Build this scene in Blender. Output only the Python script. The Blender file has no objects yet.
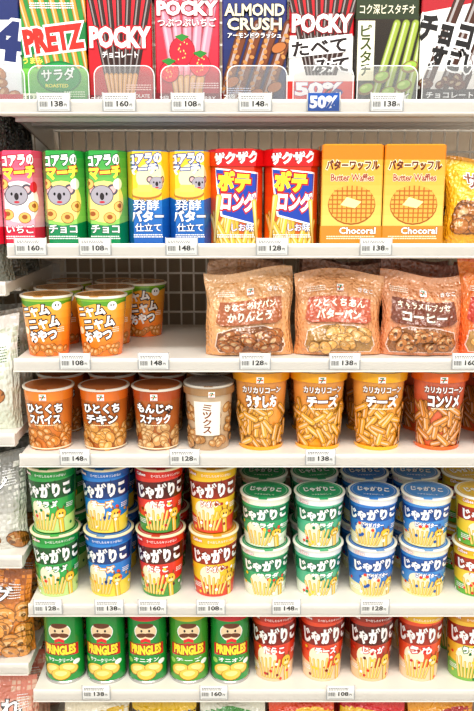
import bpy, math, random
from bisect import bisect_right
from mathutils import Vector
from mathutils.geometry import tessellate_polygon

scene = bpy.context.scene
scene.view_settings.view_transform = 'Standard'
try: scene.view_settings.look = 'Medium High Contrast'
except Exception as e: print(e)

# ------------------------------------------------------------------ camera
D, HC, TH, F = 1.02, 1.45, math.radians(12), 800.0
cam = bpy.data.cameras.new("camera"); co = bpy.data.objects.new("camera", cam)
scene.collection.objects.link(co)
co.location = (0, -D, HC); co.rotation_euler = (math.radians(78), 0, 0)
cam.sensor_fit = 'VERTICAL'; cam.sensor_height = 24; cam.lens = 24*F/711
cam.clip_start = 0.01
scene.camera = co

def X(u, z, y):
    """metres along the shelf for a survey column u, at height z / depth y"""
    return (u-237)*((D+y)*math.cos(TH)+(HC-z)*math.sin(TH))/F

# ------------------------------------------------------------------ materials
def lin(h):
    if not isinstance(h, str): return h
    h = h.lstrip('#'); o = []
    for i in (0, 2, 4):
        c = int(h[i:i+2], 16)/255
        o.append(c/12.92 if c <= .04045 else ((c+.055)/1.055)**2.4)
    return tuple(o)+(1.0,)
def mix(a, b, t):
    a, b = lin(a), lin(b)
    return tuple(a[i]*(1-t)+b[i]*t for i in range(4))

def printed(name, rough, bump=0.0, scale=60, spec=.5, metal=0.0, coat=0.0, detail=2):
    m = bpy.data.materials.new(name); m.use_nodes = True
    nt = m.node_tree; b = nt.nodes['Principled BSDF']
    at = nt.nodes.new('ShaderNodeAttribute'); at.attribute_name = 'print'
    nt.links.new(at.outputs['Color'], b.inputs['Base Color'])
    no = nt.nodes.new('ShaderNodeTexNoise'); no.inputs['Scale'].default_value = scale; no.inputs['Detail'].default_value = detail
    mr = nt.nodes.new('ShaderNodeMapRange')
    mr.inputs[3].default_value = rough*.8; mr.inputs[4].default_value = rough*1.2
    nt.links.new(no.outputs['Fac'], mr.inputs[0]); nt.links.new(mr.outputs[0], b.inputs['Roughness'])
    b.inputs['Metallic'].default_value = metal
    b.inputs['Specular IOR Level'].default_value = spec
    b.inputs['Coat Weight'].default_value = coat; b.inputs['Coat Roughness'].default_value = .1
    if bump:
        bp = nt.nodes.new('ShaderNodeBump'); bp.inputs['Strength'].default_value = bump
        bp.inputs['Distance'].default_value = .006
        nt.links.new(no.outputs['Fac'], bp.inputs['Height']); nt.links.new(bp.outputs[0], b.inputs['Normal'])
        nt.links.new(bp.outputs[0], b.inputs['Coat Normal'])
    return m
M_CARD = printed('printed_card', .22, coat=.7)
M_FILM = printed('printed_film', .28, .45, 24, spec=.7, coat=1.0, detail=0)
M_METAL = printed('can_metal', .25, metal=.9)
def solid(name, col, rough=.5, noise=.04, scale=20, metal=0):
    m = bpy.data.materials.new(name); m.use_nodes = True
    nt = m.node_tree; b = nt.nodes['Principled BSDF']
    no = nt.nodes.new('ShaderNodeTexNoise'); no.inputs['Scale'].default_value = scale
    cr = nt.nodes.new('ShaderNodeValToRGB')
    cr.color_ramp.elements[0].color = mix(col, '#000000', noise)
    cr.color_ramp.elements[1].color = lin(col)
    nt.links.new(no.outputs['Fac'], cr.inputs[0]); nt.links.new(cr.outputs[0], b.inputs['Base Color'])
    b.inputs['Roughness'].default_value = rough; b.inputs['Metallic'].default_value = metal
    return m
M_SHELF = solid('shelf_enamel', '#ebe6de', .28)
M_WIRE = solid('wire_enamel', '#f4efe6', .35)
M_WALL = solid('wall_paint', '#b4a490', .8)
M_CEIL = solid('ceiling_tile', '#f2f0ea', .9)
def floor_mat():
    m = solid('floor_tile', '#d8d2c6', .25)
    nt = m.node_tree; b = nt.nodes['Principled BSDF']
    br = nt.nodes.new('ShaderNodeTexBrick'); br.offset = 0
    br.inputs['Color1'].default_value = lin('#d9d3c8'); br.inputs['Color2'].default_value = lin('#d2ccc0')
    br.inputs['Mortar'].default_value = lin('#a8a296'); br.inputs['Scale'].default_value = 2
    br.inputs['Mortar Size'].default_value = .005
    br.inputs['Brick Width'].default_value = 1; br.inputs['Row Height'].default_value = 1
    tc = nt.nodes.new('ShaderNodeTexCoord')
    nt.links.new(tc.outputs['Object'], br.inputs['Vector']); nt.links.new(br.outputs['Color'], b.inputs['Base Color'])
    return m
M_FLOOR = floor_mat()
def clear(name, base):
    m = bpy.data.materials.new(name); m.use_nodes = True
    nt = m.node_tree; nt.nodes.clear()
    o = nt.nodes.new('ShaderNodeOutputMaterial'); t = nt.nodes.new('ShaderNodeBsdfTransparent')
    g = nt.nodes.new('ShaderNodeBsdfPrincipled'); x = nt.nodes.new('ShaderNodeMixShader')
    g.inputs['Base Color'].default_value = (.92, .94, .95, 1); g.inputs['Roughness'].default_value = .12
    fr = nt.nodes.new('ShaderNodeFresnel'); fr.inputs[0].default_value = 1.3
    ad = nt.nodes.new('ShaderNodeMath'); ad.inputs[1].default_value = base
    nt.links.new(fr.outputs[0], ad.inputs[0]); nt.links.new(ad.outputs[0], x.inputs[0])
    t.inputs[0].default_value = (.98, .985, .985, 1)
    nt.links.new(t.outputs[0], x.inputs[1]); nt.links.new(g.outputs[0], x.inputs[2]); nt.links.new(x.outputs[0], o.inputs[0])
    return m
M_CLEAR = clear('clear_plastic', .10)
M_RAIL = clear('clear_ticket_channel', .0)
MATS = [M_CARD, M_FILM, M_METAL, M_CLEAR]

# ------------------------------------------------------------------ geometry helpers
class Acc:
    def __init__(s): s.v = []; s.f = []; s.c = []; s.m = []
    def face(s, pts, c, m=0):
        n = len(s.v); s.v.extend(pts); s.f.append(tuple(range(n, n+len(pts)))); s.c.append(lin(c)); s.m.append(m)
    def box(s, x0, y0, z0, x1, y1, z1, c='#ffffff', m=0):
        p = [(x, y, z) for z in (z0, z1) for y in (y0, y1) for x in (x0, x1)]
        for q in ((0,1,3,2),(4,6,7,5),(0,4,5,1),(2,3,7,6),(0,2,6,4),(1,5,7,3)):
            s.face([p[i] for i in q], c, m)
    def lathe(s, pr, n=48, m=0):
        for (r0, z0, c), (r1, z1, _) in zip(pr, pr[1:]):
            for i in range(n):
                a, b = 2*math.pi*i/n, 2*math.pi*(i+1)/n
                pts = []
                for r, z, t in ((r0, z0, a), (r0, z0, b), (r1, z1, b), (r1, z1, a)):
                    q = (r*math.cos(t), r*math.sin(t), z)
                    if not pts or (Vector(q)-Vector(pts[-1])).length > 1e-7: pts.append(q)
                if len(pts) > 2 and (Vector(pts[0])-Vector(pts[-1])).length < 1e-7: pts.pop()
                if len(pts) > 2: s.face(pts, c, m)
    def mesh(s, name, mats=None):
        me = bpy.data.meshes.new(name); me.from_pydata(s.v, [], s.f)
        for m in (mats or MATS): me.materials.append(m)
        me.polygons.foreach_set('material_index', s.m)
        at = me.color_attributes.new('print', 'FLOAT_COLOR', 'CORNER')
        buf = []
        for f, c in zip(s.f, s.c): buf.extend(c*len(f))
        at.data.foreach_set('color', buf); me.update()
        return me
def put(me, name, loc=(0, 0, 0), rz=0, rx=0):
    o = bpy.data.objects.new(name, me); scene.collection.objects.link(o)
    o.location = loc; o.rotation_euler = (rx, 0, rz); return o

_tc = {}
def glyphs(txt, off):
    k = (txt, off)
    if k in _tc: return _tc[k]
    cu = bpy.data.curves.new('t', 'FONT'); cu.body = txt; cu.size = 1; cu.offset = off; cu.resolution_u = 2
    ob = bpy.data.objects.new('t', cu); scene.collection.objects.link(ob)
    dg = bpy.context.evaluated_depsgraph_get(); ev = ob.evaluated_get(dg); me = ev.to_mesh()
    vs = [(v.co.x, v.co.y) for v in me.vertices]
    r = [[vs[i] for i in p.vertices] for p in me.polygons]
    ev.to_mesh_clear(); bpy.data.objects.remove(ob); bpy.data.curves.remove(cu)
    _tc[k] = r; return r

class Art:
    """flat printed artwork, units mm, origin bottom centre of the face"""
    def __init__(s, b=None): s.L = []; s.b = b
    def add(s, pcs): s.L.append(pcs)
    def poly(s, pts, c):
        tr = tessellate_polygon([[Vector((p[0], p[1], 0)) for p in pts]])
        s.add([([pts[i] for i in t], c) for t in tr])
    def rect(s, x0, y0, x1, y1, c): s.add([([(x0, y0), (x1, y0), (x1, y1), (x0, y1)], c)])
    def grad(s, x0, y0, x1, y1, c0, c1, n=10):
        h = (y1-y0)/n
        s.add([([(x0, y0+i*h), (x1, y0+i*h), (x1, y0+i*h+h), (x0, y0+i*h+h)], mix(c0, c1, (i+.5)/n)) for i in range(n)])
    def ell(s, x, y, rx, ry, c, rot=0, n=20):
        cr, sr = math.cos(math.radians(rot)), math.sin(math.radians(rot))
        p = [(rx*math.cos(2*math.pi*i/n), ry*math.sin(2*math.pi*i/n)) for i in range(n)]
        s.add([([(x+a*cr-b*sr, y+a*sr+b*cr) for a, b in p], c)])
    def stick(s, x0, y0, x1, y1, w, c):
        dx, dy = x1-x0, y1-y0; l = math.hypot(dx, dy); dx /= l; dy /= l; n = []
        for k in range(7):
            a = math.pi/2+math.pi*k/6
            n.append((x0+w/2*(dx*math.cos(a)-dy*math.sin(a)), y0+w/2*(dy*math.cos(a)+dx*math.sin(a))))
        for k in range(7):
            a = -math.pi/2+math.pi*k/6
            n.append((x1+w/2*(dx*math.cos(a)-dy*math.sin(a)), y1+w/2*(dy*math.cos(a)+dx*math.sin(a))))
        s.add([(n, c)])
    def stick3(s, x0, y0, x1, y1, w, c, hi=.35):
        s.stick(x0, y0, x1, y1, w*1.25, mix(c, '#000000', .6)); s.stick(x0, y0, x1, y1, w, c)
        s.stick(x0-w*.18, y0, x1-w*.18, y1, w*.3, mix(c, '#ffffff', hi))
    def text(s, t, x, y, w, h, c, oc=None, rot=0, bold=.025, ow=.07, vert=False):
        if vert:
            n = len(t); hh = h/n
            for i, ch in enumerate(t): s.text(ch, x, y+h/2-hh*(i+.5), w, hh*.88, c, oc, rot, bold, ow)
            return
        base = glyphs(t, 0.0)
        if not base: return
        xs = [p[0] for q in base for p in q]; ys = [p[1] for q in base for p in q]
        cx, cy = (min(xs)+max(xs))/2, (min(ys)+max(ys))/2
        kx, ky = w/max(1e-6, max(xs)-min(xs)), h/max(1e-6, max(ys)-min(ys))
        cr, sr = math.cos(math.radians(rot)), math.sin(math.radians(rot))
        for off, col in ((ow, oc), (bold, c)):
            if col is None: continue
            out = []
            for q in glyphs(t, off):
                o = []
                for p in q:
                    a, b = (p[0]-cx)*kx, (p[1]-cy)*ky
                    o.append((x+a*cr-b*sr, y+a*sr+b*cr))
                out.append((o, col))
            s.add(out)
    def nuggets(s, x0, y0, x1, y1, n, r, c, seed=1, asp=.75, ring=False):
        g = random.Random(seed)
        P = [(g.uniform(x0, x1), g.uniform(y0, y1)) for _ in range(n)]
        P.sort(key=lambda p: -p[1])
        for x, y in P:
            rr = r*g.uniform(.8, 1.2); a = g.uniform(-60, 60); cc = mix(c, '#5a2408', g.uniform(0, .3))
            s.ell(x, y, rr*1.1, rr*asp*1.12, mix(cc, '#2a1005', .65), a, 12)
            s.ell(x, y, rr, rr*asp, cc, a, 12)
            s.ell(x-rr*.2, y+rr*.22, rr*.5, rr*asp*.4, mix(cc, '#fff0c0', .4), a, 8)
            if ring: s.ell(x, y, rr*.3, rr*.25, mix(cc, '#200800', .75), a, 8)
    def sticks(s, x0, y0, x1, y1, n, l, w, c, seed=1, spread=35):
        g = random.Random(seed)
        for _ in range(n):
            x, y = g.uniform(x0, x1), g.uniform(y0, y1); a = math.radians(90+g.uniform(-spread, spread))
            s.stick3(x-math.cos(a)*l/2, y-math.sin(a)*l/2, x+math.cos(a)*l/2, y+math.sin(a)*l/2, w, mix(c, '#a04a10', g.uniform(0, .35)))
    def koala(s, x, y, r):
        for sx in (-1, 1):
            s.ell(x+sx*r*.95, y+r*.5, r*.5, r*.5, '#5a5560'); s.ell(x+sx*r*.95, y+r*.5, r*.3, r*.3, '#e9b8b8')
        s.ell(x, y, r*1.05, r*.92, '#5a5560'); s.ell(x, y, r*.97, r*.85, '#a9a4ae')
        s.ell(x, y-r*.1, r*.2, r*.33, '#2a2226')
        for sx in (-1, 1): s.ell(x+sx*r*.42, y+r*.12, r*.1, r*.14, '#111111')
        s.ell(x, y-r*.6, r*.25, r*.1, '#c03040')
    def seven(s, x, y, k=1.0):
        s.rect(x-5*k, y-5*k, x+5*k, y+5*k, '#ffffff'); s.rect(x-4.3*k, y-1*k, x+4.3*k, y+1.2*k, '#e8662c')
        s.text('7', x, y, 5*k, 7*k, '#2a7d4a', None)
        s.rect(x-4.3*k, y-4.6*k, x+4.3*k, y-4*k, '#c8342c')
    def small(s, x, y, w, n, c, lh=2.6):
        """block of tiny copy"""
        g = random.Random(int(x*7+y*13))
        out = []
        for i in range(n):
            xx = x-w/2
            while xx < x+w/2-1:
                l = g.uniform(1.2, 3); out.append(([(xx, y-i*lh), (min(xx+l, x+w/2), y-i*lh), (min(xx+l, x+w/2), y-i*lh+1.3), (xx, y-i*lh+1.3)], c)); xx += l+.6
        s.add(out)

def clip(p, ax, v, gt):
    o = []; n = len(p)
    for i in range(n):
        a, b = p[i], p[(i+1) % n]
        ia = a[ax] >= v if gt else a[ax] <= v
        ib = b[ax] >= v if gt else b[ax] <= v
        if ia: o.append(a)
        if ia != ib:
            t = (v-a[ax])/(b[ax]-a[ax]); q = [a[0]+(b[0]-a[0])*t, a[1]+(b[1]-a[1])*t]; q[ax] = v; o.append(tuple(q))
    return o
def slices(p, br, ax):
    lo = min(q[ax] for q in p); hi = max(q[ax] for q in p)
    if hi <= br[0] or lo >= br[-1]: return
    i = max(0, bisect_right(br, lo)-1)
    while i < len(br)-1 and br[i] < hi:
        q = p
        if lo < br[i]: q = clip(q, ax, br[i], True)
        if len(q) > 2 and hi > br[i+1]: q = clip(q, ax, br[i+1], False)
        if len(q) > 2 and max(a[ax] for a in q)-min(a[ax] for a in q) > 1e-5: yield i, q
        i += 1

def round_prof(r, n=60):
    return [(-r*math.sin(2*math.pi*i/n), r*math.cos(2*math.pi*i/n)) for i in range(n)]
def box_prof(w, d, c):
    a, b = w/2, d/2
    return [(0, b), (-a+c, b), (-a, b-c), (-a, -b+c), (-a+c, -b), (a-c, -b), (a, -b+c), (a, b-c), (a-c, b)]
def vessel(acc, prof, h, k0, k1, body, art, mat=0, z0=0.0, step=.00002, caps=True, bev=.0012):
    """prof metres, closed polygon starting at the back centre; art wraps the wall (mm)"""
    P = prof+[prof[0]]; S = [0]
    for a, b in zip(P, P[1:]): S.append(S[-1]+math.hypot(b[0]-a[0], b[1]-a[1]))
    Lh = S[-1]/2; br = [(s-Lh)*1000 for s in S]
    rmin = min(math.hypot(*p) for p in prof)
    def pos(i, s, t, off):
        f = (s-br[i])/(br[i+1]-br[i]); k = (k0+(k1-k0)*t/(h*1000))*(1+off/rmin)
        return ((P[i][0]+(P[i+1][0]-P[i][0])*f)*k, (P[i][1]+(P[i+1][1]-P[i][1])*f)*k, z0+t/1000)
    H = h*1000
    for i in range(len(P)-1):
        acc.face([pos(i, br[i], 0, 0), pos(i, br[i+1], 0, 0), pos(i, br[i+1], H, 0), pos(i, br[i], H, 0)], body, mat)
    if caps:
        for zt, k in ((z0+h, k1), (z0, k0)):
            sg = 1 if zt > z0 else -1; f = 1-bev/rmin
            zz = zt+(bev if sg > 0 else 0)
            ring = [(x*k, y*k, zt) for x, y in prof]; ins = [(x*k*f, y*k*f, zz) for x, y in prof]
            n = len(prof)
            for i in range(n): acc.face([ring[i], ring[(i+1) % n], ins[(i+1) % n], ins[i]], body, mat)
            acc.face(ins, body, mat)
    if art:
        for li, pcs in enumerate(art.L):
            off = step*(li+3)
            for p, c in pcs:
                q = p
                if min(a[1] for a in q) < 0: q = clip(q, 1, 0, True)
                if len(q) > 2 and max(a[1] for a in q) > H: q = clip(q, 1, H, False)
                if len(q) < 3: continue
                for i, g in slices(q, br, 0):
                    acc.face([pos(i, a[0], a[1], off) for a in g], c, mat)
def flat(acc, art, fn, lim, mat=0):
    for li, pcs in enumerate(art.L):
        for p, c in pcs:
            q = p
            for ax, v, gt in ((0, lim[0], True), (0, lim[2], False), (1, lim[1], True), (1, lim[3], False)):
                if len(q) > 2: q = clip(q, ax, v, gt)
            if len(q) > 2: acc.face([fn(a[0], a[1], .00003*(li+2)) for a in q], c, mat)

# ------------------------------------------------------------------ product builders
def carton(name, w, h, d, body, art, cham=.0015):
    a = Acc(); vessel(a, box_prof(w, d, cham), h, 1, 1, body, art)
    # tuck-flap seam on the lid
    a.box(-w/2+.004, -d/2+.003, h+.0012, w/2-.004, -d/2+.0036, h+.0016, mix(body, '#000000', .5))
    a.box(-w/2+.003, -d/2+.003, h+.0012, -w/2+.0036, d/2-.003, h+.0016, mix(body, '#000000', .5))
    return a.mesh(name)
def hexbox(name, w, h, d, body, art):
    a = Acc(); c = w*.16
    p = [(0, d/2), (-w/2+c, d/2), (-w/2, 0), (-w/2+c, -d/2), (w/2-c, -d/2), (w/2, 0), (w/2-c, d/2)]
    vessel(a, p, h, 1, 1, body, art); return a.mesh(name)
def cup(name, rt, rb, h, body, art, rim, lid, lidart=None, mat=0, dome=False):
    a = Acc(); hb = h-.004
    vessel(a, round_prof(rt, 60), hb, rb/rt, 1, body, art, mat, caps=False)
    R = rt+.0014
    a.lathe([(rb-.003, .003, body), (rb-.002, 0, body), (rb, 0, body)], 60)
    a.lathe([(0, .003, body), (rb-.003, .003, body)], 30)
    a.lathe([(rt-.0005, hb-.001, rim), (R, hb-.0004, rim), (R+.0005, hb+.001, rim), (R+.0002, hb+.0024, rim), (rt, hb+.003, rim), (rt-.002, hb+.0026, lid),
             (rt-.003, hb+.0022, lid), (0, hb+.0024, lid)], 60)
    # pull tab of the lid
    a.box(-.006, -rt-.003, hb+.003, .006, -rt+.004, hb+.0034, lid)
    if dome:
        a.lathe([(R, hb+.002, '#ffffff'), (R-.001, hb+.0039, '#ffffff'), (0, hb+.004, '#ffffff')], 48, 3)
    if lidart:
        rr = rt*1000-3
        flat(a, lidart, lambda s, t, o: (s/1000, t/1000, hb+.0025+o), (-rr, -rr, rr, rr))
    return a.mesh(name)
def can(name, r, h, body, art, top):
    a = Acc(); vessel(a, round_prof(r, 60), h-.012, 1, 1, body, art, z0=.004, caps=False)
    a.lathe([(0, .002, '#c9c9c9'), (r-.003, .002, '#c9c9c9'), (r-.001, 0, '#c9c9c9'), (r+.0008, 0, '#c9c9c9'), (r+.001, .003, '#c9c9c9'), (r, .0045, '#c9c9c9')], 60, 2)
    t = h-.008
    a.lathe([(r, t-.0005, '#d0d0d0'), (r+.0008, t, '#d0d0d0'), (r+.0008, t+.001, '#d0d0d0')], 60, 2)
    a.lathe([(r+.0008, t+.001, top), (r+.0016, t+.0012, top), (r+.0018, t+.006, top), (r+.0006, t+.0076, top), (r-.002, t+.0076, top), (r-.0035, t+.005, top), (r-.01, t+.0048, top), (r-.012, t+.0056, top), (0, t+.0056, top)], 60, 0)
    return a.mesh(name)
def pouch(name, w, h, d, body, art, seed=0, cell=4, wk=1.0):
    a = Acc(); g = random.Random(seed); ph = [g.uniform(0, 6) for _ in range(8)]
    W, H = w*1000, h*1000
    nx, nz = max(8, int(W/cell)), max(8, int(H/cell))
    bx = [-W/2+W*i/nx for i in range(nx+1)]; bz = [H*j/nz for j in range(nz+1)]
    def node(i, j):
        s, t = bx[i]/W*2, bz[j]/H
        e = max(0, 1-abs(s)**2.6)**.6
        v = max(0, 1-(t/.9)**2.4)**.75*(.6+.4*min(1, t/.18)) if t < .9 else 0
        p = e*v
        wr = .035*math.sin(9*s+7*t+ph[0])*e+.03*math.sin(-13*s+11*t+ph[1])*e+.03*math.sin(17*t+ph[2]+3*s)*e
        # sharp film creases running down from the seal and in from the corners
        cr = (1-abs(math.sin(8*s+3*math.sin(4*t+ph[4])+ph[5])))**2*min(1, max(0, t-.45)*3)
        cr2 = (1-abs(math.sin(10*t+6*abs(s)+ph[6])))**2*min(1, max(0, abs(s)-.45)*2.5)
        wr += (.16*cr+.12*cr2)*e
        wr *= wk
        if t > .92: wr *= .3
        x = bx[i]/1000*(1-.05*math.sin(math.pi*min(1, t/.9)))+.0012*math.sin(9*t+ph[3])
        bend = .006*math.sin(3.1*s+ph[7])*max(0, t-.7)/.3
        z = t*h-.006*t*(1-math.cos(2.2*s+ph[2]))
        yf = -(d/2)*p-d*.5*wr*(.4+p)
        return x, yf, z, bend
    G = [[node(i, j) for j in range(nz+1)] for i in range(nx+1)]
    def N(i, j, sg=1, off=.0004): q = G[i][j]; return (q[0], sg*(q[1]-off)+q[3], q[2])
    def pos(i, j, s, t, off):
        fx = (s-bx[i])/(bx[i+1]-bx[i]); fz = (t-bz[j])/(bz[j+1]-bz[j])
        q = []
        A, B, C, E = N(i, j, 1, .0004+off), N(i+1, j, 1, .0004+off), N(i, j+1, 1, .0004+off), N(i+1, j+1, 1, .0004+off)
        return tuple((A[k]*(1-fx)+B[k]*fx)*(1-fz)+(C[k]*(1-fx)+E[k]*fx)*fz for k in range(3))
    for i in range(nx):
        for j in range(nz):
            c = [(i, j), (i+1, j), (i+1, j+1), (i, j+1)]
            a.face([N(x, z) for x, z in c], body, 1)
            a.face([N(x, z, -1) for x, z in reversed(c)], body, 1)
        a.face([N(i, 0), N(i+1, 0), N(i+1, 0, -1), N(i, 0, -1)], body, 1)
    for li, pcs in enumerate(art.L):
        off = .00005*(li+3)
        for p, c in pcs:
            q = p
            if min(b[1] for b in q) < 0: q = clip(q, 1, 0, True)
            if len(q) < 3: continue
            for i, g1 in slices(q, bx, 0):
                for j, g2 in slices(g1, bz, 1):
                    a.face([pos(i, j, b[0], b[1], off) for b in g2], c, 1)
    return a.mesh(name)

# ------------------------------------------------------------------ rows
ZR = [HC+.0995, HC-.0745, HC-.2225, HC-.353, HC-.5715, HC-.705, HC-.90]
YF = .010
rnd = random.Random(5)
def stock(me, name, u, row, w, h, dep, n=1, lift=0.0, y0=None, rx=0, jit=3, gap=.004):
    z = ZR[row]+lift; y0 = YF if y0 is None else y0
    xc = X(u, z+h/2, y0+dep/2)
    for i in range(n):
        put(me, name, (xc+(rnd.uniform(-.0005, .0005) if i else 0), y0+dep/2+i*(dep+gap), z+.0003), math.radians(rnd.uniform(-jit, jit)), rx)

# ---- row 0 : stick biscuit cartons
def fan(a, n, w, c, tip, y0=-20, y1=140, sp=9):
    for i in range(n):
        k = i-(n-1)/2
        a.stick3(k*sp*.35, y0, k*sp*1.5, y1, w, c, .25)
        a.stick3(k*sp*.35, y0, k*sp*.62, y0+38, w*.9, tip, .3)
BW, BH, BD = .0775, .154, .024
def pretz():
    a = Art(); a.grad(-60, 0, 60, 155, '#4fae3f', '#0a7a38')
    for k in range(8): a.stick3(-48+k*13, 160, -14+k*11, 26, 5.5, '#d99a3a')
    a.grad(-60, 0, 60, 40, '#2d9c46', '#7fc552', 6)
    a.poly([(-60, 52), (60, 66), (60, 96), (-60, 82)], '#0c7a3b')
    a.text('PRETZ', 0, 74, 66, 25, '#ee2a1e', '#ffffff', 7, .06, .13)
    a.ell(5, 30, 26, 19, '#0d7a3a'); a.ell(5, 30, 24, 17, '#1b9a4a')
    a.text('サラダ', 4, 33, 38, 14, '#ffffff', '#0a5a2a', 4)
    a.text('ROASTED', 2, 20, 26, 4, '#ffe95a'); a.rect(-39, 0, -16, 11, '#f5f5e0'); a.text('2袋入', -28, 6, 18, 5, '#1a5a2a')
    a.text('うまみ', -24, 49, 22, 7, '#fff36a', None); a.small(22, 12, 24, 3, '#e8f6d8'); a.small(0, 114, 50, 3, '#ffffff'); return a
def pocky(bg='#e0162c', bg2='#b80c1e', ch='#37160c', title=76, tc='#ffffff', sub='チョコレート'):
    a = Art(); a.grad(-60, 0, 60, 155, bg2, bg); fan(a, 7, 5.5, ch, '#e2aa62', -6, 155, 9)
    a.text('POCKY', 0, title, 66, 22, tc, bg2, 0, .05, .1); a.text(sub, 0, title-20, 40, 7, tc, None)
    a.rect(-39, 0, -12, 9, '#7a0b18'); a.text('2袋', -26, 4.5, 16, 5, '#ffffff'); a.text('CHOCOLATE', 16, 8, 32, 4, '#ffffff')
    a.small(20, 20, 28, 3, '#ffd9d0'); return a
def straw():
    a = Art(); a.grad(-60, 0, 60, 155, '#b8142e', '#e6465c')
    fan(a, 5, 9, '#f294a8', '#e8bd80', -10, 155, 12)
    for x, y, r in ((-6, 60, 15), (14, 44, 12), (-20, 36, 11)):
        a.ell(x, y, r, r*1.15, '#8a0a1c'); a.ell(x, y, r*.93, r*1.08, '#e8213a')
        for k in range(12): a.ell(x+r*.65*math.cos(k*2.4)*((k % 4)/4+.2), y+r*.75*math.sin(k*2.4)*((k % 4)/4+.2), .8, 1.1, '#f6d27a', 0, 6)
        a.poly([(x-8, y+r+2), (x, y+r-4), (x+8, y+r+2), (x, y+r+5)], '#2f8a36')
    a.text('つぶつぶいちご', 0, 93, 62, 9, '#ffffff', '#9a1028'); a.text('POCKY', 0, 109, 62, 15, '#ffffff', '#9a1028', 0, .05, .1)
    a.rect(-39, 0, 39, 11, '#7a0f1f'); a.text('2袋入 STRAWBERRY', 0, 5.5, 60, 5, '#ffffff'); a.small(18, 22, 30, 3, '#ffe4e4'); return a
def almond():
    a = Art(); a.grad(-60, 0, 60, 155, '#121b4c', '#2c3a86')
    for k in range(4):
        x = -26+k*17
        a.stick3(x-16, -8, x+14, 90, 11, '#7a3f1c')
        for j in range(16):
            t = j/16; a.ell(x-16+30*t+rnd.uniform(-4, 4), -8+98*t, 3, 2.2, '#c58a4c', rnd.uniform(0, 180), 8)
    for x, y in ((-24, 24), (22, 18), (2, 10), (26, 64)):
        a.ell(x, y, 9, 6, '#4d230c', 30); a.ell(x, y, 8, 5.2, '#b9713a', 30)
    a.text('ALMOND', 0, 107, 62, 13, '#f4e7c4', '#10173c', 0, .03); a.text('CRUSH', 0, 91, 56, 13, '#f4e7c4', '#10173c', 0, .03)
    a.text('アーモンドクラッシュ', 0, 78, 56, 6, '#ffffff', '#10173c'); a.small(-16, 16, 26, 3, '#d8d8f0')
    a.text('2袋入', -22, 7, 20, 6, '#ffffff'); return a
def pocky50():
    a = Art(); a.grad(-60, 0, 60, 155, '#f3efe6', '#ffffff'); a.rect(-60, 78, 60, 155, '#c81422')
    fan(a, 8, 5.5, '#3a1a10', '#3a1a10', 20, 155, 9)
    a.rect(-60, 0, 60, 32, '#f4f0e8'); a.text('POCKY', 0, 92, 64, 19, '#ffffff', '#8a0d18', 0, .05, .1)
    a.poly([(-36, 52), (34, 60), (34, 80), (-36, 72)], '#ffffff')
    a.text('たべて', -2, 65, 60, 16, '#201010', None, 6, .035); a.text('みて', 12, 43, 38, 16, '#201010', '#ffffff', 6, .035, .12)
    a.rect(-39, 0, 39, 25, '#d8342a'); a.text('50%', -2, 16, 50, 14, '#ffffff', '#1c3f9c', 0, .05); return a
def pistachio():
    a = Art(); a.grad(-60, 0, 60, 155, '#1a120c', '#33281a')
    a.rect(-60, 97, 60, 155, '#2c3a1c'); a.text('コク深ピスタチオ', 0, 108, 66, 11, '#f4eed4', None, 0, .01)
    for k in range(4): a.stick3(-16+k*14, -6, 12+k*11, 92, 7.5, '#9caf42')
    a.poly([(-34, 26), (-14, 26), (-14, 95), (-34, 95)], '#f0ead0'); a.text('ピスタチ', -24, 61, 12, 60, '#3a4a16', None, vert=True)
    for x, y in ((-22, 16), (4, 12), (22, 20), (-4, 30), (28, 42)):
        a.ell(x, y, 10, 7, '#8a6a3a', 20); a.ell(x, y+1, 8, 5, '#9cc04a', 20); a.ell(x-2, y+2, 4, 2, '#c4dc7a', 20)
    a.text('POCKY', 6, 7, 44, 7, '#ffffff', '#2a2010'); return a
def chocowhite():
    a = Art(); a.rect(-60, 0, 60, 155, '#f2eee8'); a.poly([(-60, 155), (60, 155), (60, 122), (-60, 100)], '#b01222')
    for k in range(3): a.stick3(-40+k*22, -10, 10+k*22, 130, 10, '#4a2412')
    a.text('チョコ', -8, 82, 62, 28, '#15100e', '#ffffff', -12, .06, .14); a.text('すごい', 4, 50, 56, 24, '#15100e', '#ffffff', -12, .06, .14)
    a.rect(-60, 0, 60, 16, '#2a1a14'); a.text('チョコレート', 0, 9, 56, 7, '#ffffff'); a.nuggets(-34, 20, 34, 28, 10, 6, '#6a3418', 7); return a
def bluewhite():
    a = Art(); a.rect(-60, 0, 60, 155, '#eef0f4'); a.rect(-60, 96, 60, 155, '#1c2c6a')
    a.nuggets(-32, 5, 32, 45, 16, 8, '#c07a3a', 9); a.text('4', 20, 72, 28, 40, '#1c2c6a', '#ffffff', -8, .06, .12)
    a.rect(-60, 0, 60, 10, '#c41f2a'); return a
row0 = [(-8, bluewhite, '#dfe3ea'), (56, pretz, '#14803e'), (121.5, pocky, '#c01024'), (188, straw, '#c0344c'), (254, almond, '#1a2350'), (320, pocky50, '#e9e4da'), (384, pistachio, '#241a12'), (449, chocowhite, '#e8e2d8'), (514, pocky, '#c01024')]
for u, fn, body in row0:
    me = carton('stick_biscuit_box', BW, BH, BD, body, fn()); stock(me, 'stick_biscuit_box', u, 0, BW, .11, BD, 3, jit=1.2)

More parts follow.
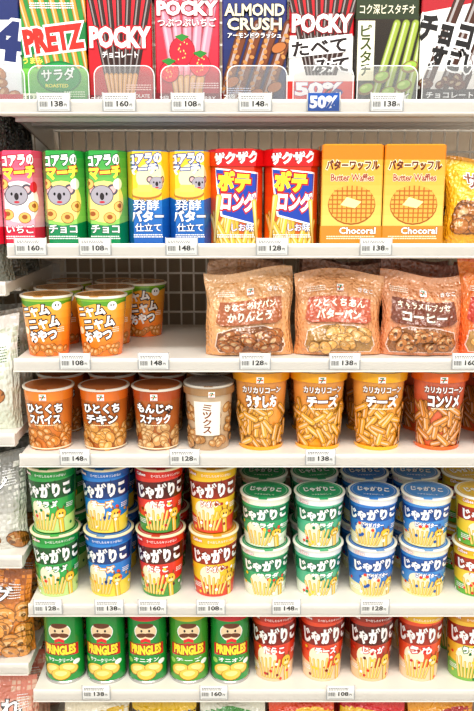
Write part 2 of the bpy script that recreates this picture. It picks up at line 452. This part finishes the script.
# ---- row 1
def koalabox(kind):
    a = Art()
    if kind == 'r':
        a.grad(-60, 0, 60, 120, '#f6c3cf', '#e8406a'); a.rect(-60, 0, 60, 22, '#e02c4a')
    elif kind == 'g':
        a.grad(-60, 0, 60, 120, '#a8d86a', '#1fa046'); a.poly([(-60, 0), (60, 0), (60, 32), (0, 24), (-60, 32)], '#0e8a55')
    else:
        a.grad(-60, 0, 60, 120, '#1d5fae', '#2b8cd8')
    if kind != 'b':
        a.ell(0, 54, 29, 26, '#ffe98a' if kind == 'g' else '#fff2f0'); a.koala(-3, 62, 14)
        a.text('コアラの', 0, 105, 42, 12, '#ffffff', '#b5182c' if kind == 'r' else '#0b5a2c', 4, .05, .12)
        a.text('マーチ', 2, 90, 40, 14, '#fff04a', '#b5182c', 4, .06, .13)
        for x, y in ((-15, 38), (6, 34), (19, 48), (-20, 76)):
            a.ell(x, y, 8, 7, '#8a4c1c'); a.ell(x, y, 7.3, 6.3, '#eebb66'); a.ell(x, y+1, 3.5, 3, '#a05a22')
        if kind == 'r':
            for x, y in ((20, 72), (-22, 38)): a.ell(x, y, 6, 7, '#d81c34')
        else: a.ell(18, 76, 7, 7, '#f0f6e0')
        a.text('いちご' if kind == 'r' else 'チョコ', 0, 20, 34, 10, '#ffffff', '#7a1020' if kind == 'r' else '#06502c')
        a.small(0, 10, 36, 2, '#ffffff')
    else:
        a.poly([(-60, 120), (60, 120), (60, 62), (0, 54), (-60, 62)], '#f8cc36')
        a.ell(6, 84, 20, 18, '#fff3b8'); a.koala(12, 77, 9)
        a.text('コアラの', -3, 107, 42, 11, '#ffffff', '#1a3f8a', 4, .05, .13); a.text('マーチ', -5, 94, 36, 11, '#ffffff', '#1a3f8a', 4, .05, .13)
        a.ell(-2, 64, 20, 7, '#b5762a'); a.ell(-2, 66, 19, 6.5, '#f4c95e'); a.rect(-12, 66, 6, 75, '#ffe56a')
        a.text('発酵', -2, 50, 32, 13, '#ffffff', '#123a78', 0, .01, .05); a.text('バター', 0, 36, 42, 13, '#ffffff', '#123a78', 0, .05, .1)
        a.text('仕立て', 0, 22, 32, 10, '#ffffff', '#123a78', 0, .012, .05); a.small(0, 12, 36, 2, '#ffffff')
    return a
KW, KH, KD = .053, .1160, .04
KM = {k: hexbox('koala_biscuit_box', KW, KH, KD, c, koalabox(k)) for k, c in (('r', '#e2506f'), ('g', '#2f9c48'), ('b', '#2471bd'))}
for u, k in ((23, 'r'), (65, 'g'), (107, 'g'), (149, 'b'), (190.5, 'b'), (-19, 'r')):
    stock(KM[k], 'koala_biscuit_box', u, 1, KW, KH, KD, 2, jit=1)
def potelong():
    a = Art(); a.grad(-80, 0, 80, 120, '#f0781c', '#dc1f1d', 8)
    a.sticks(-30, 5, 30, 40, 26, 46, 5.5, '#f6c84a', 4, 28)
    a.poly([(-26, 96), (30, 90), (24, 24), (-18, 36)], '#ffffff'); a.poly([(-24, 94), (28, 88), (22, 27), (-16, 38)], '#1c45ac')
    a.text('ポテ', -2, 79, 36, 22, '#ffe23a', '#c01a1a', -4, .07, .15); a.text('ロング', 3, 54, 40, 22, '#ffffff', '#c01a1a', -4, .06, .14)
    a.rect(-80, 98, 80, 120, '#d81b1f'); a.text('ザクザク', 0, 108, 52, 13, '#ffffff', '#7a0c10', 3, .06, .12)
    a.stick3(-28, 6, -20, 60, 6, '#f6cf62'); a.stick3(27, 2, 22, 54, 6, '#f6cf62')
    a.text('しお味', 8, 22, 26, 9, '#ffffff', '#1c3f9c', 0, .012, .06); a.small(0, 12, 44, 2, '#ffffff'); return a
PM = hexbox('potato_stick_box', .0675, .118, .045, '#cf2a1e', potelong())
for u in (236, 291): stock(PM, 'potato_stick_box', u, 1, .0675, .118, .045, 2, jit=1)
def waffle():
    a = Art(); a.grad(-60, 0, 60, 124, '#f8d878', '#ee9f24', 10); a.rect(-60, 106, 60, 124, '#dc8416')
    a.ell(0, 50, 30, 25, '#a05d18'); a.ell(0, 51, 29, 24, '#eab24e')
    for k in range(-4, 5):
        r = math.sqrt(max(0, 28**2-(k*6)**2))
        a.stick(k*6, 51-r*.8, k*6, 51+r*.8, 1.6, '#b86f22')
        if abs(k) < 4: a.stick(-math.sqrt(28**2-(k*6)**2), 51+k*5.5, math.sqrt(28**2-(k*6)**2), 51+k*5.5, 1.6, '#b86f22')
    a.poly([(-14, 50), (4, 46), (12, 54), (-6, 60)], '#fff2a8')
    a.text('バターワッフル', 0, 99, 64, 11, '#6a2c0c', '#fff3cf', 0, .045, .12)
    a.text('Butter Waffles', 0, 84, 52, 8, '#a3301a', '#fff3cf', 0, .02)
    a.rect(-60, 0, 60, 24, '#c98a2a'); a.text('Chocoral', 8, 18, 44, 8, '#ffffff', '#7a3a10'); a.small(0, 10, 60, 2, '#fff3cf'); return a
WM = carton('butter_waffle_box', .0765, .1235, .036, '#e0a030', waffle())
for u in (350, 411): stock(WM, 'butter_waffle_box', u, 1, .0765, .1235, .036, 2, jit=.6)
def yellowbag():
    a = Art(); a.grad(-70, 0, 70, 130, '#e9a91a', '#f9d23a'); a.nuggets(-35, 8, 35, 50, 16, 13, '#b8732c', 12, .9)
    a.text('サブレ', 0, 84, 60, 20, '#7a3010', '#ffffff'); a.rect(-70, 108, 70, 112, '#c98a12'); return a
YB = pouch('biscuit_pouch', .105, .112, .05, '#eab428', yellowbag(), 3)
stock(YB, 'biscuit_pouch', 484, 1, .105, .1, .05, 2)

# ---- row 2 : cups + pouches
def catcup(v):
    a = Art(); a.grad(-130, 0, 130, 82, '#f0701c', '#fbc048', 8); a.rect(-130, 71, 130, 82, '#8abf3c' if v else '#b4cc4e')
    a.poly([(-130, 71), (-40, 71), (-20, 66), (0, 71), (20, 66), (40, 71), (130, 71), (130, 74), (-130, 74)], '#5f9f2a')
    a.text('ニャム', -8, 61, 42, 13, '#ffffff', '#2a1408', 8, .06, .15); a.text('ニャム', 4, 45, 46, 14, '#ffffff', '#2a1408', 8, .06, .15)
    a.text('おやつ', 2, 28, 42, 14, '#ffffff', '#2a1408', 8, .06, .15)
    a.ell(24, 68, 7, 6, '#ffffff'); a.ell(22, 69, 1, 1.5, '#111111'); a.ell(26, 69, 1, 1.5, '#111111')
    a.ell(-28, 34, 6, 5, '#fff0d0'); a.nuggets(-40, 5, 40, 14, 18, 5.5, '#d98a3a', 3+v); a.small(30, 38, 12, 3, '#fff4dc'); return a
CM = [cup('cat_snack_cup', .0335, .0265, .082, '#f28a2a', catcup(v), '#f4f0e4', '#f0b060') for v in (0, 1)]
for i, u in enumerate((48, 102)): stock(CM[i], 'cat_snack_cup', u, 2, .07, .082, .072, 3, jit=6)
stock(CM[1], 'cat_snack_cup', 144, 2, .07, .082, .072, 1, y0=.150)
def kraft(title, c1, c2, seed, lab='#6a2f14', n=24, fc='#a8642c', ring=False, t2=None):
    a = Art(); a.grad(-80, 0, 80, 125, c1, c2, 8)
    for k in range(6): a.rect(-70, 105+k*1.6, 70, 105.5+k*1.6, mix(c2, '#000000', .2))
    # see-through window with the snack behind it
    a.poly([(-42, 4), (42, 4), (48, 14), (44, 34), (20, 42), (-20, 42), (-44, 34), (-48, 14)], mix(c1, '#ffffff', .5))
    a.poly([(-41, 5), (41, 5), (46.5, 14), (43, 33), (20, 40.5), (-20, 40.5), (-43, 33), (-46.5, 14)], mix(fc, '#1a0a04', .5))
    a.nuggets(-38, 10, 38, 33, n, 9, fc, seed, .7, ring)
    a.poly([(-46, 50), (-42, 79), (42, 79), (46, 50), (38, 45), (-38, 45)], lab)
    a.text(title, 0, 71, 70, 10, '#fff6e0', mix(lab, '#000000', .4), 0, .03, .08)
    a.text(t2 or 'かりんとう', 0, 56, 60, 12, '#fff6e0', mix(lab, '#000000', .4), 0, .045, .09)
    a.seven(0, 90, .9); a.text('きなこ', 34, 90, 20, 6, '#ffffff', None); a.small(-32, 92, 24, 3, '#fff0dc'); return a
PZ = [pouch('snack_pouch', .119, .118, .056, '#dca068', kraft('きなこあげパン', '#dc9c60', '#efc294', 1, '#a86038', 30, '#b46c30'), 1, 4, 1.2),
      pouch('snack_pouch', .119, .115, .056, '#d0905c', kraft('ひとくちあん', '#d48e58', '#ecb484', 2, '#bc5c40', 22, '#ecb464', False, 'バターパン'), 2, 4, 1.2),
      pouch('snack_pouch', .110, .114, .056, '#c8804e', kraft('キャラメルブッセ', '#d6865a', '#ecb088', 3, '#7a402a', 20, '#c8803e', True, 'コーヒー'), 3, 4, 1.2),
      pouch('snack_pouch', .110, .130, .056, '#e46a2c', kraft('オレンジ', '#e85c20', '#f69444', 4, '#bc341c', 16, '#f0b868', False, 'ブッセ'), 4, 4, 1.2)]
bk = [pouch('snack_pouch', .110, .124, .05, c, kraft('きなこ', c, mix(c, '#ffffff', .2), 9+i, '#8a4a28', 10), 30+i, 6, 1.2) for i, c in enumerate(('#dca470', '#cc8a5c', '#c87a52', '#e47838'))]
for (u, i, lean) in ((249, 0, -3), (338, 1, -5), (421, 2, -2.5), (498, 3, -3)):
    stock(PZ[i], 'snack_pouch', u, 2, .12, .11, .06, 1, jit=3, rx=math.radians(lean))
    stock(bk[i], 'snack_pouch', u-3+6*(i % 2), 2, .12, .11, .052, 2, jit=2.5, y0=.078, gap=.004, rx=math.radians(-3))

# ---- row 3 : cups
def smallcup(t1, t2, c, fc, seed, band='#d8541c'):
    a = Art(); a.rect(-130, 0, 130, 88, c); a.rect(-130, 70, 130, 88, band)
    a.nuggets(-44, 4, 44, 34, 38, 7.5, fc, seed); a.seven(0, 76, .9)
    a.text(t1, 0, 60, 50, 12, '#ffffff', '#2a0e04', 0, .05, .12); a.text(t2, 0, 45, 44, 12, '#ffffff', '#2a0e04', 0, .05, .12)
    a.small(0, 36, 30, 1, '#ffe9c0'); a.rect(-60, 2, 60, 4, '#f3e3c0'); return a
S3 = [('ひとくち', 'スパイス', '#d47c34', '#dc8c3c', '#f08c30'), ('ひとくち', 'チキン', '#c06c2a', '#e8a854', '#e47828'), ('もんじゃ', 'スナック', '#b0622c', '#d8a468', '#b85426')]
for i, (u, s) in enumerate(zip((50, 105, 157.5), S3)):
    me = cup('snack_cup', .0335, .0275, .088, s[2], smallcup(s[0], s[1], s[2], s[3], 20+i, s[4]), '#f0e8da', '#d07a3a')
    stock(me, 'snack_cup', u, 3, .073, .088, .0715, 3, jit=5)
def silver():
    a = Art(); a.grad(-130, 0, 130, 92, '#b99a78', '#d8c4a8', 6); a.nuggets(-44, 4, 44, 60, 46, 7, '#c9955c', 31)
    a.rect(-20, 22, 16, 70, '#f4eee2'); a.text('ミックス', -2, 46, 11, 42, '#7a3a14', None, vert=True); a.rect(-130, 78, 130, 92, '#a8845c'); a.seven(4, 80, .8); return a
me = cup('snack_cup', .0330, .0275, .092, '#c4a884', silver(), '#e9e2d4', '#b89068', dome=True)
stock(me, 'snack_cup', 209, 3, .07, .09, .0705, 3, jit=5)
def tall(sub, c, band, fc, seed):
    a = Art(); a.grad(-130, 0, 130, 113, c, mix(c, '#ffffff', .12), 6)
    a.sticks(-48, 8, 48, 60, 60, 18, 7, fc, seed, 75)
    a.rect(-130, 96, 130, 113, band); a.seven(-2, 100, .9)
    a.text('カリカリコーン', 0, 86, 52, 8, '#ffffff', '#5a2408', 0, .045, .1)
    a.text(sub, 0, 70, 42, 15, '#ffffff', '#5a2408', 0, .06, .13)
    a.small(0, 59, 34, 1, '#fff6d8'); a.rect(-60, 0, 60, 5, band); return a
T3 = [('うすしお', '#f09c2a', '#f6a822', '#ecae44'), ('チーズ', '#f6a01a', '#f9b21e', '#f6b440'), ('チーズ', '#f6a61e', '#fab822', '#f6b03e'), ('コンソメ', '#e05e20', '#e86e20', '#e49c48')]
for i, (u, s) in enumerate(zip((261, 318, 377.5, 438), T3)):
    me = cup('corn_stick_cup', .0367, .028, .113, s[1], tall(s[0], s[1], s[2], s[3], 40+i), '#f6e7b8', s[2])
    stock(me, 'corn_stick_cup', u, 3, .077, .113, .078, 3, jit=5)
    if i == 3: stock(me, 'corn_stick_cup', 499, 3, .077, .113, .078, 3, jit=5)

# ---- row 4/5 : potato stick cups
def jaga(base, top, oc, sub, sc, bot, h, seed, tc='#ffffff'):
    a = Art(); a.rect(-130, 0, 130, h, base); a.rect(-130, h*.88, 130, h, top)
    a.poly([(-130, 0), (130, 0), (130, h*.26), (50, h*.28), (0, h*.2), (-50, h*.28), (-130, h*.26)], bot)
    a.poly([(-50, h*.8), (50, h*.87), (54, h*.58), (-54, h*.52)], oc)
    a.text('じゃがりこ', 0, h*.69, 76, h*.21, tc, mix(oc, '#000000', .3), 4, .07, .16)
    a.ell(-12, h*.36, 17, h*.16, '#f7efd0'); a.text(sub, 0, h*.47, 34, h*.1, '#ffffff', sc, 0, .05, .16)
    g = random.Random(seed)
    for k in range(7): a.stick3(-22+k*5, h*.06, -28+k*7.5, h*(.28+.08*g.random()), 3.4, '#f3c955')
    # cartoon giraffe
    a.ell(22, h*.3, 9, h*.09, '#8a4a1a'); a.ell(22, h*.3, 8.2, h*.083, '#f6c63a'); a.ell(20, h*.31, 1.2, 1.6, '#111111'); a.ell(25, h*.31, 1.2, 1.6, '#111111')
    a.ell(22, h*.27, 4.5, 2.4, '#f7e6b0'); a.stick(18, h*.38, 17, h*.42, 2, '#8a4a1a'); a.stick(26, h*.38, 27, h*.42, 2, '#8a4a1a')
    a.stick3(24, 0, 22, h*.2, 7, '#f6c63a')
    for k in range(14):
        x = g.uniform(-50, 50); a.ell(x, g.uniform(h*.03, h*.5), 2.6, 2.4, g.choice(['#ffffff', sc, '#f5d23c', '#e9422c', oc]), 0, 8)
    a.small(-34, h*.2, 16, 3, '#ffffff'); a.small(38, h*.45, 14, 3, tc)
    a.text('Calbee', -30, h*.94, 16, 4.5, '#ffffff', '#c8202a'); a.text('食べだしたらキリンがない', 8, h*.93, 44, 4, '#ffffff', None, 0, .01); return a
def lidart(c, r, t='じゃがりこ', tc='#ffffff'):
    a = Art(); a.ell(0, 0, r-4, r-4, mix(c, '#ffffff', .3), 0, 32); a.ell(0, 0, r-5.5, r-5.5, c, 0, 32)
    a.text(t, 0, 3, r*1.25, r*.45, tc, mix(c, '#000000', .45), 0, .06, .12); a.text('フタをはがして', 0, -r*.5, r*.8, 4, tc); return a
J = [('#33a850', '#229640', '#145a2a', 'サラダ', '#148040', '#c4e48e', '#2da44a'),
     ('#2684d4', '#1c70c0', '#123e80', 'チーズ', '#e8a020', '#f6d84a', '#2d82cc'),
     ('#e23c2c', '#d42a1e', '#5a1410', 'たらこ', '#c02a2a', '#43973f', '#d0362a'),
     ('#f4c830', '#eebc20', '#9a2c14', 'じゃがバター', '#b0321c', '#dc462c', '#e8b028')]
for i, (u2, s) in enumerate(zip((57, 109.5, 161.5, 214), J)):
    me = cup('potato_stick_cup', .0343, .028, .0965, s[0], jaga(*s[:6], 92.5, 60+i), '#f3e9c4', s[6], lidart(s[6], 34.3))
    z = ZR[4]
    xc = X(u2, z+.05, YF+.038)
    for k in range(3):
        for lv in (0, 1):
            put(me, 'potato_stick_cup', (xc+rnd.uniform(-.0004, .0004)-(.001 if lv else 0), YF+.038+k*.077, z+.0003+lv*.0970), math.radians(rnd.uniform(-12, 12)))
J2 = [('#32a872', '#e9efdc', '#1f8058', 'サラダ', '#1f8a50', '#e4eed6', '#32a86c'),
      ('#52b890', '#e8eef0', '#1f8058', 'サラダ', '#1f8a50', '#eaf0de', '#3cb078'),
      ('#3280d0', '#e6eaf2', '#1e5aa8', 'じゃがバター', '#1f5ab0', '#ece6b4', '#3c88d4'),
      ('#4492d8', '#f0ecd8', '#1e5aa8', 'じゃがバター', '#1f5ab0', '#f4e6a4', '#559ce0'),
      ('#f0d03e', '#e8b820', '#a8321c', 'チーズ', '#c84a1c', '#5fb03c', '#e8c03a')]
for i, (u, s) in enumerate(zip((265, 318, 371, 424, 477), J2)):
    me = cup('potato_stick_cup', .0347, .0290, .0755, s[0], jaga(*s[:6], 71.5, 70+i), '#f5f2e6', s[6], lidart(s[6], 34.7))
    z = ZR[4]; xc = X(u, z+.06, YF+.038)
    for k in range(3):
        for lv in (0, 1):
            put(me, 'potato_stick_cup', (xc+rnd.uniform(-.0004, .0004), YF+.038+k*.077, z+.0003+lv*.0760), math.radians(rnd.uniform(-12, 12)))

def pringle(c, c2, sub):
    a = Art(); a.grad(-130, 0, 130, 105, c, mix(c, '#000000', .15), 5)
    if c2: a.rect(-130, 95, 130, 105, c2)
    # face with moustache
    a.ell(0, 78, 17, 14, '#ffffff'); a.ell(0, 78, 15.6, 12.8, '#f3d8b0')
    a.ell(0, 88, 12, 4, '#6a3414'); a.ell(-5.5, 80, 1.5, 2, '#201008'); a.ell(5.5, 80, 1.5, 2, '#201008')
    a.ell(-6, 73, 8, 3.4, '#6a3414', 12); a.ell(6, 73, 8, 3.4, '#6a3414', -12)
    a.poly([(-7, 66), (0, 69), (7, 66), (7, 61), (0, 64), (-7, 61)], '#d8202a')
    a.poly([(-28, 57), (0, 61), (28, 57), (28, 39), (0, 43), (-28, 39)], '#d81f2a')
    a.text('PRINGLES', 0, 50, 46, 13, '#ffe23a', '#7a0c14', 0, .06, .13)
    a.text(sub, 0, 34, 38, 6, '#ffffff', None)
    for x, y, r in ((-14, 18, 20), (12, 20, -15), (0, 11, 5)):
        a.ell(x, y, 15, 9, '#a86a1c', r); a.ell(x, y+.5, 14, 8.2, '#f4cf5c', r); a.ell(x, y+2, 9, 4, '#fbe596', r)
    a.ell(24, 28, 6, 4, '#ffffff'); a.ell(-26, 30, 5, 4, '#9ad06a'); return a
PG = [('#229a44', None, 'サワークリーム'), ('#229a44', None, 'サワークリーム'), ('#1a9440', '#c8202a', 'オニオン'), ('#52a438', '#d8b020', 'チーズ'), ('#229a44', '#c8202a', 'オニオン')]
for i, (u, s) in enumerate(zip((64.5, 106, 147.5, 189, 230), PG)):
    me = can('crisp_canister', .0283, .117, s[0], pringle(*s), '#e8ecd8' if i < 2 else '#d89a90')
    stock(me, 'crisp_canister', u, 5, .058, .117, .0605, 4, jit=5)
J3 = [('#e0442c', '#bc2e1e', '#8a1c14', 'たらこ', '#c8202a', '#f4cca4', '#c8442e'), ('#e8502e', '#c4341e', '#8a1c14', 'チーズ', '#c8202a', '#f7d6ae', '#cc4e32'),
      ('#b8361e', '#942816', '#5a120c', 'じゃが', '#c8202a', '#f2ca9c', '#b03e26'), ('#ea562e', '#f0c23e', '#a8301c', 'うめ', '#c8202a', '#f6d4ac', '#e4b03c'), ('#eec03e', '#e0a02c', '#a8301c', 'うす塩', '#1f7a40', '#80ba4e', '#e0a834')]
for i, (u, s) in enumerate(zip((274, 322, 370.5, 419.5, 468.5), J3)):
    me = cup('potato_stick_cup', .0336, .0275, .112, s[0], jaga(*s[:6], 108, 80+i), '#f0e6d2', s[6], lidart(s[6], 33.6))
    stock(me, 'potato_stick_cup', u, 5, .07, .112, .072, 3, jit=9)

# ---- bottom row
BT = [('#e8e0c8', '#d8b020'), ('#e0b81c', '#3a2410'), ('#d8d8c8', '#3f8f3c'), ('#e04a1c', '#f2c22a'), ('#d8202a', '#f0c030'), ('#e8a020', '#b01c1c')]
for i, (u, (c, b)) in enumerate(zip((98, 166, 232, 300, 370, 438), BT)):
    a = Art(); a.rect(-80, 0, 80, 170, c); a.rect(-80, 128, 80, 144, b); a.nuggets(-34, 20, 34, 70, 16, 11, '#d89a40', 90+i)
    a.text('ポテト', 0, 98, 56, 20, '#ffffff', b)
    me = pouch('potato_crisp_pouch', .096, .166, .06, c, a, 20+i, 8, .6)
    stock(me, 'potato_crisp_pouch', u, 6, .09, .15, .066, 2, jit=4, y0=.002)

# ------------------------------------------------------------------ shelving
XL, XR, SD = -.29, .62, .27
def shelf_mesh(x0, x1, dep):
    a = Acc(); pr = [(0, 0), (0, .0), (-.002, .003), (-.0045, .003), (-.0055, .001), (-.0055, -.013), (-.003, -.016), (.012, -.016), (.012, -.013), (dep, -.013), (dep, 0)]
    for p, q in zip(pr, pr[1:]+pr[:1]):
        if p == q: continue
        a.face([(x0, p[0], p[1]), (x1, p[0], p[1]), (x1, q[0], q[1]), (x0, q[0], q[1])], '#ffffff', 0)
    for x in (x0, x1): a.face([(x, p[0], p[1]) for p in pr[1:]], '#ffffff', 0)
    for k in range(1, 4): a.box(x0, dep*k/4, -.018, x1, dep*k/4+.012, -.013, '#ffffff', 0)
    for x in (x0+.001, x1-.004):   # brackets
        a.face([(x, .06, -.013), (x, dep, -.013), (x, dep, -.05)], '#ffffff', 0)
        a.face([(x+.003, .06, -.013), (x+.003, dep, -.013), (x+.003, dep, -.05)], '#ffffff', 0)
        a.face([(x, .06, -.013), (x+.003, .06, -.013), (x+.003, dep, -.05), (x, dep, -.05)], '#ffffff', 0)
    # clear ticket channel in front of the lip, with its folded lower edge
    a.face([(x0, -.0088, -.0125), (x1, -.0088, -.0125), (x1, -.0088, .0035), (x0, -.0088, .0035)], '#ffffff', 1)
    a.box(x0, -.0092, -.0140, x1, -.0055, -.0125, '#ffffff', 0)
    return a.mesh('store_shelf', [M_SHELF, M_RAIL])
sm = shelf_mesh(XL, XR, SD)
for z in ZR: put(sm, 'store_shelf', (0, 0, z))
# wire grid back panel
a = Acc()
x = -1.1
while x < .9:
    a.box(x-.0014, .2885, 0, x+.0014, .2913, 2.05); x += .021
z = .03
while z < 2.05:
    a.box(-1.1, .2855, z-.0016, .9, .2885, z+.0016); z += .032
put(a.mesh('wire_grid_panel', [M_WIRE]), 'wire_grid_panel')
# uprights
def post(x):
    a = Acc(); a.box(x-.015, .292, 0, x+.015, .325, 2.1)
    for k in range(60): a.box(x-.003, .2914, .35+k*.028, x+.003, .2921, .365+k*.028, '#444444')
    return a.mesh('shelf_upright', [M_SHELF])
for x in (-.305, .635): put(post(x), 'shelf_upright')
# price tags
def tag(num, big=False):
    a = Acc(); ar = Art(); ar.rect(-19, 0, 19, 21, '#fbfaf6')
    if big:
        ar.rect(-19, 0, 19, 21, '#1d55a8'); ar.text('50%', 0, 10.5, 32, 13, '#ffffff', None, 0, .05)
    else:
        ar.text(num, 4, 8.5, 14, 6.2, '#2a2a2a', None, 0, .03); ar.small(-3, 16.5, 28, 2, '#666666', 2.2); ar.text('円', 14, 7, 3, 3, '#444444')
        for k in range(9): ar.rect(-17+k*1.1, 5, -17+k*1.1+.4+.3*((k*7) % 3 == 0), 11, '#555555')
        ar.rect(-17, 1.2, 17, 1.8, '#c8c8c8')
    a.box(-.019, -.0006, 0, .019, 0, .021, '#fbfaf6')
    flat(a, ar, lambda s, t, o: (s/1000, -.0006-o, t/1000), (-19, 0, 19, 21))
    a.box(-.0205, -.0014, 0, -.019, .0004, .022, '#c4c4c4'); a.box(.019, -.0014, 0, .0205, .0004, .022, '#c4c4c4')
    return a.mesh('price_tag')
TG = [tag(n) for n in ('138', '160', '108', '148', '128')]; TB = tag('50', True)
tags = [(55, 120, 188, 255, 323, 386), (32, 96, 182, 272, 375), (76, 154, 255, 344, 466), (76, 185, 320), (49, 110, 153, 211, 286, 374), (97, 214, 340)]
for r, us in enumerate(tags):
    for i, u in enumerate(us):
        put(TB if (r, i) == (0, 4) else TG[(i+r) % 5], 'price_tag', (X(u, ZR[r], 0), -.0064, ZR[r]-.0110), math.radians(rnd.uniform(-.5, .5)))
# clear lane fronts on the top shelf
def guard(w, h):
    a = Acc(); pts = []; r = .012
    pts += [(-w/2, 0), (w/2, 0)]
    for k in range(7):
        t = math.pi/2*k/6; pts.append((w/2-r+r*math.cos(t), h-r+r*math.sin(t)))
    for k in range(7):
        t = math.pi/2+math.pi/2*k/6; pts.append((-w/2+r+r*math.cos(t), h-r+r*math.sin(t)))
    f = [(x, 0, z) for x, z in pts]; b = [(x, .002, z) for x, z in pts]
    a.face(f, '#ffffff', 3); a.face(b, '#ffffff', 3)
    n = len(f)
    for i in range(n): a.face([f[i], f[(i+1) % n], b[(i+1) % n], b[i]], '#f4f6f6', 0 if i > 0 else 3)
    for (x0, z0), (x1, z1) in zip(pts[1:], pts[2:]+pts[:1]):   # polished edge bead
        k = .975
        a.face([(x0, -.0003, z0), (x1, -.0003, z1), (x1*k, -.0003, z1*k), (x0*k, -.0003, z0*k)], '#eef2f2', 0)
    return a.mesh('clear_lane_guard')
gm = guard(.074, .043)
for u, _, _ in row0: put(gm, 'clear_lane_guard', (X(u+3, ZR[0]+.02, .004), .003, ZR[0]+.0002))

# ------------------------------------------------------------------ neighbouring bay on the left
nz = [HC+.19, HC+.03, HC-.125, HC-.33, HC-.508, HC-.675, HC-.86]
sm2 = shelf_mesh(-.95, -.300, .262)
for z in nz: put(sm2, 'store_shelf', (0, .018, z))
def ng(c0, c1, t, tc, fc, n, ring=False, seed=1):
    a = Art(); a.grad(-90, 0, 90, 175, c0, c1, 6)
    a.nuggets(-60, 10, 60, 80, n, 13, fc, seed, .85, ring); a.text(t, 0, 105, 90, 22, tc, '#ffffff' if tc != '#ffffff' else '#222222'); a.small(48, 120, 18, 6, tc, 4); return a
NB = [(0, .12, '#22304c', '#303a5a', 'ビスケット', '#ffffff'), (1, .10, '#2a2a26', '#4a4a40', 'ココア', '#ffffff'), (2, .105, '#6a6a60', '#5a7a5a', 'クッキー', '#ffffff'),
      (3, .165, '#cfd8c4', '#f4f2ee', 'せんべい', '#3a6a3a'), (4, .148, '#e0dfd6', '#4c4c48', 'プレーン', '#ffffff'), (5, .142, '#f2983a', '#8a4420', 'リング', '#ffffff'), (6, .15, '#e8c0a8', '#d8705c', 'あられ', '#ffffff')]
for i, (r, h, c0, c1, t, tc) in enumerate(NB):
    me = pouch('biscuit_pouch', .138, h, .06, c0, ng(c0, c1, t, tc, '#f0a44c' if r == 5 else '#c98238', 40 if r == 5 else 18 if r == 1 else 6, r == 5, 200+i), 50+i, 8, .8)
    for k in range(3):
        for j in range(3): put(me, 'biscuit_pouch', (-.367-.144*k, .056+.068*j, nz[r]+.0003), 0)

# ------------------------------------------------------------------ room
def slab(name, x0, y0, z0, x1, y1, z1, m):
    a = Acc(); a.box(x0, y0, z0, x1, y1, z1); put(a.mesh(name, [m]), name)
slab('floor', -3, -3, -.05, 3, .6, 0, M_FLOOR)
slab('wall_back', -3, .40, 0, 3, .5, 2.7, M_WALL)
slab('ceiling', -3, -3, 2.7, 3, .6, 2.75, M_CEIL)
slab('baseboard_back', -3, .388, 0, 3, .3995, .08, M_SHELF)
a = Acc(); a.box(-.95, .01, 0, .62, .284, .12); a.box(-.95, -.005, .12, .62, .284, .14); put(a.mesh('gondola_base', [M_SHELF]), 'gondola_base')

def area(name, loc, rot, sx, sy, e, col=(1, .98, .95)):
    l = bpy.data.lights.new(name, 'AREA'); l.shape = 'RECTANGLE'; l.size = sx; l.size_y = sy; l.energy = e; l.color = col
    o = bpy.data.objects.new(name, l); scene.collection.objects.link(o); o.location = loc; o.rotation_euler = rot
area('ceiling_light', (0, -.9, 2.66), (0, 0, 0), 2.6, .25, 30)
area('ceiling_light', (0, -2.2, 2.66), (math.radians(25), 0, 0), 2.8, .45, 54)
w = bpy.data.worlds.new('world'); scene.world = w; w.use_nodes = True
w.node_tree.nodes['Background'].inputs[0].default_value = (1, .98, .95, 1)
w.node_tree.nodes['Background'].inputs[1].default_value = .72
print('faces', sum(len(m.polygons) for m in bpy.data.meshes), 'objs', len(bpy.data.objects))
